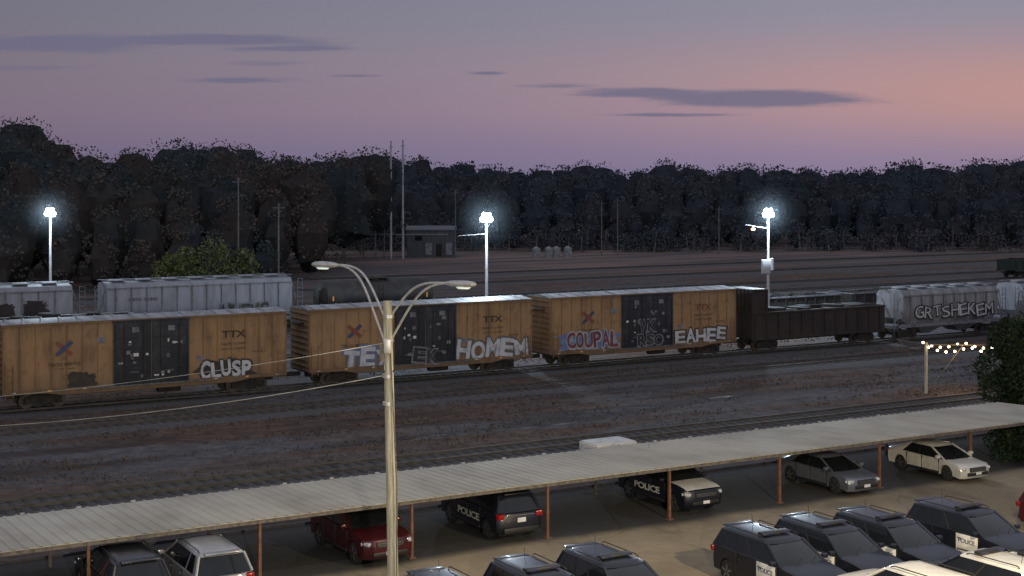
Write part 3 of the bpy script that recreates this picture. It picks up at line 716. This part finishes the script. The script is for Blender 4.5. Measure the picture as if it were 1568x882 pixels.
# ------------------------------------------------------------ yard floodlight masts
def halomat():  # scatter ball added around each mast lamp to give it a halo
    m=bpy.data.materials.new('lamp_halo'); m.use_nodes=True; nt=m.node_tree; nt.nodes.remove(nt.nodes['Principled BSDF'])
    v=nt.nodes.new('ShaderNodeVolumeScatter'); v.inputs['Color'].default_value=(.75,.88,1,1)
    tc=N(nt,'ShaderNodeTexCoord'); ln=N(nt,'ShaderNodeVectorMath',operation='LENGTH'); nt.links.new(tc.outputs['Object'],ln.inputs[0])
    f=math_n(nt,'SUBTRACT',1.0,math_n(nt,'DIVIDE',ln.outputs['Value'],3.0),clamp=True)
    nt.links.new(math_n(nt,'MULTIPLY',math_n(nt,'POWER',f,1.6),.0045),v.inputs['Density'])
    nt.links.new(v.outputs[0],nt.nodes['Material Output'].inputs['Volume']); return m
M['halo']=halomat()
def yardlight(x,y,zt,extra=False,box=False,e=6500):
    mb=MB(); mb.cyl((0,0,GY),(0,0,zt),.15,'greypole',r1=.09,n=12)
    mb.box((0,0,zt+.02),(.8,.08,.08),'steel'); mb.box((0,0,zt+.50),(.45,.06,.06),'steel'); mb.cyl((0,0,zt),(0,0,zt+.7),.05,'steel')
    def fl(dx,dy,dz,an):
        R=Matrix.Rotation(an,4,'Z')@Matrix.Rotation(math.radians(-22),4,'X'); p=Vector((dx,dy,zt+dz))
        mb.cyl(p+R@Vector((0,.10,0)),p+R@Vector((0,-.09,0)),.10,'steel',r1=.18,n=14); mb.cyl(p+R@Vector((0,-.09,0)),p+R@Vector((0,-.10,0)),.165,'flood',n=14)
    for dx,an in ((-.32,-.8),(0,0),(.32,.8)): fl(dx,-.08,.20,an)
    for dx,an in ((-.17,-.35),(.17,.35)): fl(dx,-.06,.54,an)
    for dx,an in ((-.3,2.6),(.3,3.7)): fl(dx,.12,.22,an)
    if extra:
        mb.cyl((0,0,zt-1.0),(-1.9,.2,zt-.7),.03,'steel',n=6); mb.cyl((-1.3,.13,zt-.95),(-1.3,.13,zt-.75),.08,'steel'); mb.box((-1.3,.1,zt-1.08),(.3,.3,.2),'sodium',bev=.05)
        mb.box((-.25,-.25,zt-4.3),(.75,.5,1.2),'greypole',bev=.06); mb.cyl((.25,-.1,zt-4.6),(.25,-.1,zt-3.6),.22,'greypole',n=12)
    if box: mb.cyl((0,0,zt-.9),(-2.2,1,zt-1.1),.02,'steel',n=5)
    o=mb.done('yard_light_mast',loc=(x,y,0))
    l=bpy.data.lights.new('yard_light_lamp','POINT'); l.energy=e; l.color=(.70,.86,1); l.shadow_soft_size=.35
    lo=bpy.data.objects.new('lamp',l); COL.objects.link(lo); lo.parent=o; lo.location=(0,-.6,zt+.3)
    bm=bmesh.new(); bmesh.ops.create_icosphere(bm,subdivisions=3,radius=3.0); me=bpy.data.meshes.new('halo'); bm.to_mesh(me); bm.free(); me.materials.append(M['halo'])
    mo=bpy.data.objects.new('lamp_halo',me); COL.objects.link(mo); mo.location=(x,y,zt+.3)
yardlight(-40.8,127,9.6); yardlight(-1.95,110,9.6,box=True,e=5500); yardlight(22.2,124.5,9.6,extra=True,e=8000)

# ------------------------------------------------------------ string lights, bush, trailer
def strings():
    mb=MB(); x0,y0=25.5,88.5
    P=[Vector((x0,y0,2.72)),Vector((27.6,88.9,2.55)),Vector((29.9,88.2,2.7)),Vector((33.5,88,2.7))]
    for p in (P[0],P[3]): mb.cyl((p.x,p.y,GY),(p.x,p.y,2.85),.10,'wood',n=10)
    mb.cyl(P[0],(23.8,88.9,3.0),.03,'postw',n=6); mb.cyl((23.9,88.9,3.0),(25.4,88.6,1.0),.025,'postw',n=6)
    mb.cyl((27.8,88.5,2.7),(26.0,88.4,.4),.025,'postw',n=6)
    mb.cyl(P[0],P[3],.04,'postw',n=8)
    for row,(dy,dz) in enumerate(((-.3,.0),(.9,.15))):
        a=Vector((x0-.1,y0+dy,2.75+dz)); b=Vector((30.6,88+dy,2.7+dz)); prev=None
        for i in range(31):
            u=i/30; p=a.lerp(b,u)-Vector((0,0,.35*abs(math.sin(u*math.pi*2))))
            if prev is not None: mb.cyl(prev,p,.012,'cardark',n=4,caps=False)
            if i%3==1:
                bm=bmesh.new(); bmesh.ops.create_icosphere(bm,subdivisions=1,radius=.08); mb.addbm(bm,'bulb',Matrix.Translation(p-Vector((0,0,.08))))
            prev=p
    o=mb.done('string_lights')
    l=bpy.data.lights.new('string_glow','POINT'); l.energy=120; l.color=(1,.7,.4); l.shadow_soft_size=.8
    lo=bpy.data.objects.new('lamp',l); COL.objects.link(lo); lo.parent=o; lo.location=(27.8,88,2.2)
strings()
def near_tree(name,x,y,z0,h,r,n,key,size,th):
    p,bl=crown(x,y,z0,h,r,n,18)
    ex=stick((x,y,GY),(x,y,z0+h*.6),th,th*.5,8)
    for b in bl: ex+=stick((x,y,z0+(b[2]-z0)*.35),b[:3],th*.35,.02,5)
    mesh_quads(name,[(leaves(p,size),key),(ex,'bark')])
near_tree('oak_tree',28.1,77.7,.0,5.1,2.7,17000,'leafD',.22,.16)
near_tree('shrub',26.8,72.5,-.4,2.2,1.7,6000,'leafD',.17,.06)
near_tree('shrub',29.5,71.5,-.4,2.4,1.9,6000,'leafD',.17,.06)
near_tree('shrub',24.3,68.0,-.4,1.6,1.6,5000,'leafD',.17,.06)
def trailer():
    mb=MB()
    mb.box((0,0,.95),(2.2,1.5,.62),'p_white',bev=.05); mb.box((0,0,1.28),(2.1,1.4,.05),'white',bev=.02)
    mb.box((0,0,.6),(2.3,1.3,.1),'trim')
    for y in (-.7,.7): mb.cyl((0,y-.08,.32),(0,y+.08,.32),.32,'rubber',n=16); mb.box((0,y,.66),(.9,.22,.05),'trim')
    mb.cyl((-1.1,0,.55),(-2.0,0,.5),.04,'steel'); mb.cyl((-1.8,0,0),(-1.8,0,.5),.03,'steel')
    mb.box((1.105,0,.95),(.012,1.1,.5),'hop')
    mb.done('cargo_trailer',loc=W(36.8,53.8,GL+.20),rz=TH)
trailer()

# ------------------------------------------------------------ distant things
def distant():
    for x,y,z in ((-19.8,235,19.0),(-17.85,235,19.2)):
        mb=MB(); mb.cyl((0,0,GY),(0,0,z),.20,'greypole',r1=.13,n=8); 
        for zz in (z-1,z-3): mb.box((0,0,zz),(.8,.1,.1),'greypole')
        mb.done('transmission_pole',loc=(x,y,0))
    for x,y,z in ((18,245,9.5),(-21.0,236,12.0),(-25.5,157,10.2),(-9.3,236,11),(36,250,8),(15.6,250,9),(-32,168,13)):
        mb=MB(); mb.cyl((0,0,GY),(0,0,z),.11,'palebark',r1=.08,n=8); mb.box((0,0,z-.5),(1.4,.09,.09),'palebark'); mb.done('utility_pole',loc=(x,y,0))
    mb=MB()
    mb.box((0,0,2.3),(8.0,6,4.6),'bldg'); mb.loft([[(x,-3.2,4.5),(x,0,5.2),(x,3.2,4.5)] for x in (-4.2,4.2)],'broof')
    for dx in (-.3,3.0): mb.box((dx,-3.04,1.4),(1.1,.08,2.0),'tankw'); 
    mb.box((-2.0,-3.03,3.2),(1.2,.06,.8),'glass'); mb.box((1.4,-3.03,1.2),(.9,.06,2.1),'cardark')
    mb.done('pump_house',loc=(-13.6,243,GY))
    mb=MB()
    for a in range(6): mb.cyl((-9+a*3.4,0,0),(-9+a*3.4,0,3.9+.2*(a%2)),.08,'bldg',n=6)
    mb.cyl((-9,0,3.9),(8.4,0,3.9),.08,'tankw',n=6); mb.cyl((-9,0,2.4),(3,0,2.4),.06,'bldg',n=6); mb.done('pipe_rack',loc=(-19,238,GY))
    for x in (4.0,6.1,7.4,9.3):
        mb=MB(); mb.cyl((0,0,0),(0,0,1.5),.62,'tankw',n=20); mb.cyl((0,0,1.5),(0,0,1.85),.62,'tankw',r1=.15,n=20); mb.cyl((.65,0,0),(.65,0,1.6),.05,'steel',n=6); mb.done('storage_tank',loc=(x,238+x*.3,GY))
distant()

# ------------------------------------------------------------ woodland
prof=[(-400,166),(0,168),(45,170),(62,186),(100,200),(160,211),(210,221),(260,214),(300,206),(350,207),(400,221),(425,236),(460,221),(490,234),(520,226),(560,223),(600,221),(650,226),(680,237),(740,244),(800,247),(850,250),(880,243),(930,246),(980,240),(1060,239),(1100,245),(1170,248),(1300,251),(1350,247),(1410,240),(1450,243),(1500,238),(1568,234),(1900,230)]
px=np.array([p[0] for p in prof]); py=np.array([p[1] for p in prof])
def toph(x,y):
    q=784+2200*x/y; return 13.2+(272-np.interp(q,px,py))*y/2200
LV=[];TR=[];LVL=[];TRL=[];CR=[];CL=[]
def plant(x,y,h,lst,tl,cl,n,r=None,low=.22,size=.62,blobs=8):
    r=r or h*random.uniform(.27,.38)
    z0=GY+h*low; hh=h*(1-low)*.98
    p,bl=crown(x,y,z0,hh,r,n,blobs)
    lst.append(leaves(p,size))
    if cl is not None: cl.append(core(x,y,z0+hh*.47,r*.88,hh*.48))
    tl+=stick((x,y,GY),(x+random.uniform(-.5,.5),y,h*.8),.2,.07,4)
for row,(yy,hf,n,low) in enumerate(((268,.42,480,.0),(277,.70,560,.02),(289,.90,620,.06),(303,1.0,680,.2),(320,1.0,420,.2))):
    x=-75.0
    while x<140:
        y=yy+random.uniform(-4,4)+ (x*.04); h=toph(x,y)*hf*random.uniform(.88,1.04 if row<3 else 1.02)
        plant(x,y,h,LV,TR,CR,n,low=low,size=.56); x+=random.uniform(3.8,6.4)*(1 if row else .85)
for row,(yy,hf,n,low) in enumerate(((158,.40,640,.0),(168,.62,800,.02),(180,.80,900,.04),(194,.95,1000,.12),(208,1.02,900,.2),(225,1.0,600,.22))):
    x=-105.0
    xe=(-29,-26,-25,-23.5,-22,-24)[row]
    while x<xe:
        y=yy+random.uniform(-4,4)+max(0,(x+55))*.75; h=toph(x,y)*hf*random.uniform(.87,1.04 if row<3 else 1.02)
        if y>262: h*=.9
        plant(x,y,h,LVL,TRL,CL,n,low=low,size=.45); x+=random.uniform(3.6,5.8)
for i in range(130):
    x=random.uniform(-30,140); plant(x,random.uniform(256,266),random.uniform(2,5),LV,TR,None,150,r=random.uniform(1.5,3),low=0,size=.5)
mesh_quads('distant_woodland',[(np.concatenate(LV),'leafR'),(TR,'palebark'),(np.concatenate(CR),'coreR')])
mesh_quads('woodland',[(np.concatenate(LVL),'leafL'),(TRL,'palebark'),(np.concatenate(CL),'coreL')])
LG=[];TG=[]
for x,y,h,r in ((-34,150,6.1,2.6),(-31,149,7.0,2.8),(-28.5,151,6.0,2.4),(-36.5,153,5.2,2.4)): plant(x,y,h,LG,TG,None,1500,r=r,low=.05,size=.34,blobs=12)
mesh_quads('yellow_green_bushes',[(np.concatenate(LG),'leafG'),(TG,'bark')])

# ------------------------------------------------------------ floodlight on the building we look from, and an unseen mast added to brighten the lot
mb=MB(); mb.box((0,0,0),(.6,.25,.4),'trim',bev=.03); mb.box((0,.135,0),(.5,.02,.32),'bulb'); mb.cyl((0,-.1,0),(0,-.8,0),.05,'steel')
fo=mb.done('building_floodlight',loc=(5.0,-1.5,12.6))
spot(None,(5.0,-1.2,12.6),(8,58,0),38000,(1,.87,.64),75,.6,.25)
mb=MB(); mb.cyl((0,0,GL),(0,0,9.5),.12,'steel',r1=.08); mb.cyl((0,0,9.4),(-.9,.9,9.7),.04,'steel'); mb.box((-1.1,1.1,9.7),(.7,.4,.14),'steel',bev=.04,rot=Matrix.Rotation(-.78,4,'Z'))
lm=mb.done('added_lot_light',loc=(14.5,33.5,0))
spot(lm,(-1.1,1.1,9.55),(-6.5,12,0),13000,(1,.80,.48),150,.8,.2)

# ------------------------------------------------------------ sky
w=bpy.data.worlds.new('World'); scene.world=w; w.use_nodes=True; nt=w.node_tree; bg=nt.nodes['Background']
tc=N(nt,'ShaderNodeTexCoord'); sep=N(nt,'ShaderNodeSeparateXYZ'); nt.links.new(tc.outputs['Generated'],sep.inputs[0])
X,Y,Z=sep.outputs
ys=math_n(nt,'MAXIMUM',math_n(nt,'ABSOLUTE',Y),.15)
u=math_n(nt,'DIVIDE',X,ys); v=math_n(nt,'DIVIDE',Z,ys)
cr=N(nt,'ShaderNodeValToRGB'); e=cr.color_ramp.elements
hz=math_n(nt,'MULTIPLY_ADD',Z,2.0,.0)
stops=[(0,(.215,.185,.305)),(.035,(.240,.198,.315)),(.09,(.300,.232,.315)),(.15,(.300,.250,.320)),(.22,(.260,.250,.325)),(.5,(.22,.24,.33)),(1,(.22,.26,.37))]
e[0].position=0; e[0].color=(*stops[0][1],1); e[1].position=1; e[1].color=(*stops[-1][1],1)
for p,c in stops[1:-1]:
    q=e.new(p); q.color=(*c,1)
nt.links.new(hz,cr.inputs[0]); col=cr.outputs[0]
lr=N(nt,'ShaderNodeMapRange'); lr.inputs[1].default_value=-.4; lr.inputs[2].default_value=.22; lr.inputs[3].default_value=.70; lr.inputs[4].default_value=1.08; nt.links.new(u,lr.inputs[0])
sc=N(nt,'ShaderNodeVectorMath',operation='SCALE'); nt.links.new(col,sc.inputs[0]); nt.links.new(lr.outputs[0],sc.inputs['Scale']); col=sc.outputs[0]
def gauss(u0,v0,a,b):
    du=math_n(nt,'DIVIDE',math_n(nt,'SUBTRACT',u,u0),a); dv=math_n(nt,'DIVIDE',math_n(nt,'SUBTRACT',v,v0),b)
    r=math_n(nt,'ADD',math_n(nt,'MULTIPLY',du,du),math_n(nt,'MULTIPLY',dv,dv)); return math_n(nt,'EXPONENT',math_n(nt,'MULTIPLY',r,-1.0))
g=gauss(.42,.060,.30,.036)
col=mixc(nt,math_n(nt,'MULTIPLY',g,.85),col,(.56,.305,.275))
cb=N(nt,'ShaderNodeCombineXYZ'); nt.links.new(u,cb.inputs[0]); nt.links.new(v,cb.inputs[1])
nz=noise(nt,scaled(nt,cb.outputs[0],(11,90,1)),1.0,5,.65)
nn=math_n(nt,'MULTIPLY_ADD',nz,3.4,-1.75)
tot=None
for (cx,cy,a,b,st) in ((1000,143,150,9,.85),(1150,151,180,14,1.1),(1010,176,130,4,.75),(830,132,80,6,.6),(300,62,230,11,.95),(430,74,120,6,.8),(90,66,200,17,.95),(420,97,100,6,.65),(380,123,120,6,.7),(540,116,60,3.5,.7),(748,112,32,3.5,.7),(60,104,140,7,.5)):
    uu=(cx-784)/2200; vv=(272-cy)/2200
    du=math_n(nt,'DIVIDE',math_n(nt,'SUBTRACT',u,uu),a/2200); dv=math_n(nt,'DIVIDE',math_n(nt,'SUBTRACT',v,vv),b/2200)
    r=math_n(nt,'ADD',math_n(nt,'MULTIPLY',du,du),math_n(nt,'MULTIPLY',dv,dv))
    k=math_n(nt,'MULTIPLY',math_n(nt,'EXPONENT',math_n(nt,'MULTIPLY',r,-1.1)),st*1.45)
    tot=k if tot is None else math_n(nt,'MAXIMUM',tot,k)
tot=ramp(nt,math_n(nt,'MULTIPLY_ADD',nn,.55,tot),.27,1.05)
tot=math_n(nt,'MULTIPLY',tot,math_n(nt,'GREATER_THAN',Y,0.0))
col=mixc(nt,math_n(nt,'MULTIPLY',tot,.85),col,(.155,.150,.240))
back=math_n(nt,'ADD',ramp(nt,math_n(nt,'MULTIPLY',Y,-1.0),-.05,.5),ramp(nt,Z,.22,.7),clamp=True)
back=math_n(nt,'MULTIPLY',back,ramp(nt,Z,-.02,.1))
col=mixc(nt,back,col,(.42,.43,.50))
nt.links.new(col,bg.inputs[0]); bg.inputs[1].default_value=.95
sky=N(nt,'ShaderNodeTexSky',sky_type='NISHITA'); sky.sun_disc=False; sky.sun_elevation=math.radians(1.0); sky.sun_rotation=math.radians(62)
bg2=N(nt,'ShaderNodeBackground'); nt.links.new(sky.outputs[0],bg2.inputs[0]); bg2.inputs[1].default_value=.004
ad=N(nt,'ShaderNodeAddShader'); nt.links.new(bg.outputs[0],ad.inputs[0]); nt.links.new(bg2.outputs[0],ad.inputs[1]); nt.links.new(ad.outputs[0],nt.nodes['World Output'].inputs[0])
sl=bpy.data.lights.new('sun','SUN'); sl.energy=.08; sl.angle=math.radians(12); sl.color=(1,.62,.5)
so=bpy.data.objects.new('sun',sl); COL.objects.link(so); az=math.radians(62); el=math.radians(4)
so.rotation_euler=(-Vector((math.sin(az)*math.cos(el),math.cos(az)*math.cos(el),math.sin(el)))).to_track_quat('-Z','Y').to_euler()

# ------------------------------------------------------------ camera
cam=bpy.data.cameras.new('camera'); co=bpy.data.objects.new('camera',cam); COL.objects.link(co)
co.location=(0,0,13); co.rotation_euler=(math.radians(90),0,0)
cam.sensor_width=36; cam.lens=2200/1568*36; cam.shift_y=-169/1568; cam.clip_end=6000; cam.clip_start=.5
scene.camera=co
scene.view_settings.view_transform='Standard'; scene.view_settings.look='None'; scene.view_settings.exposure=0
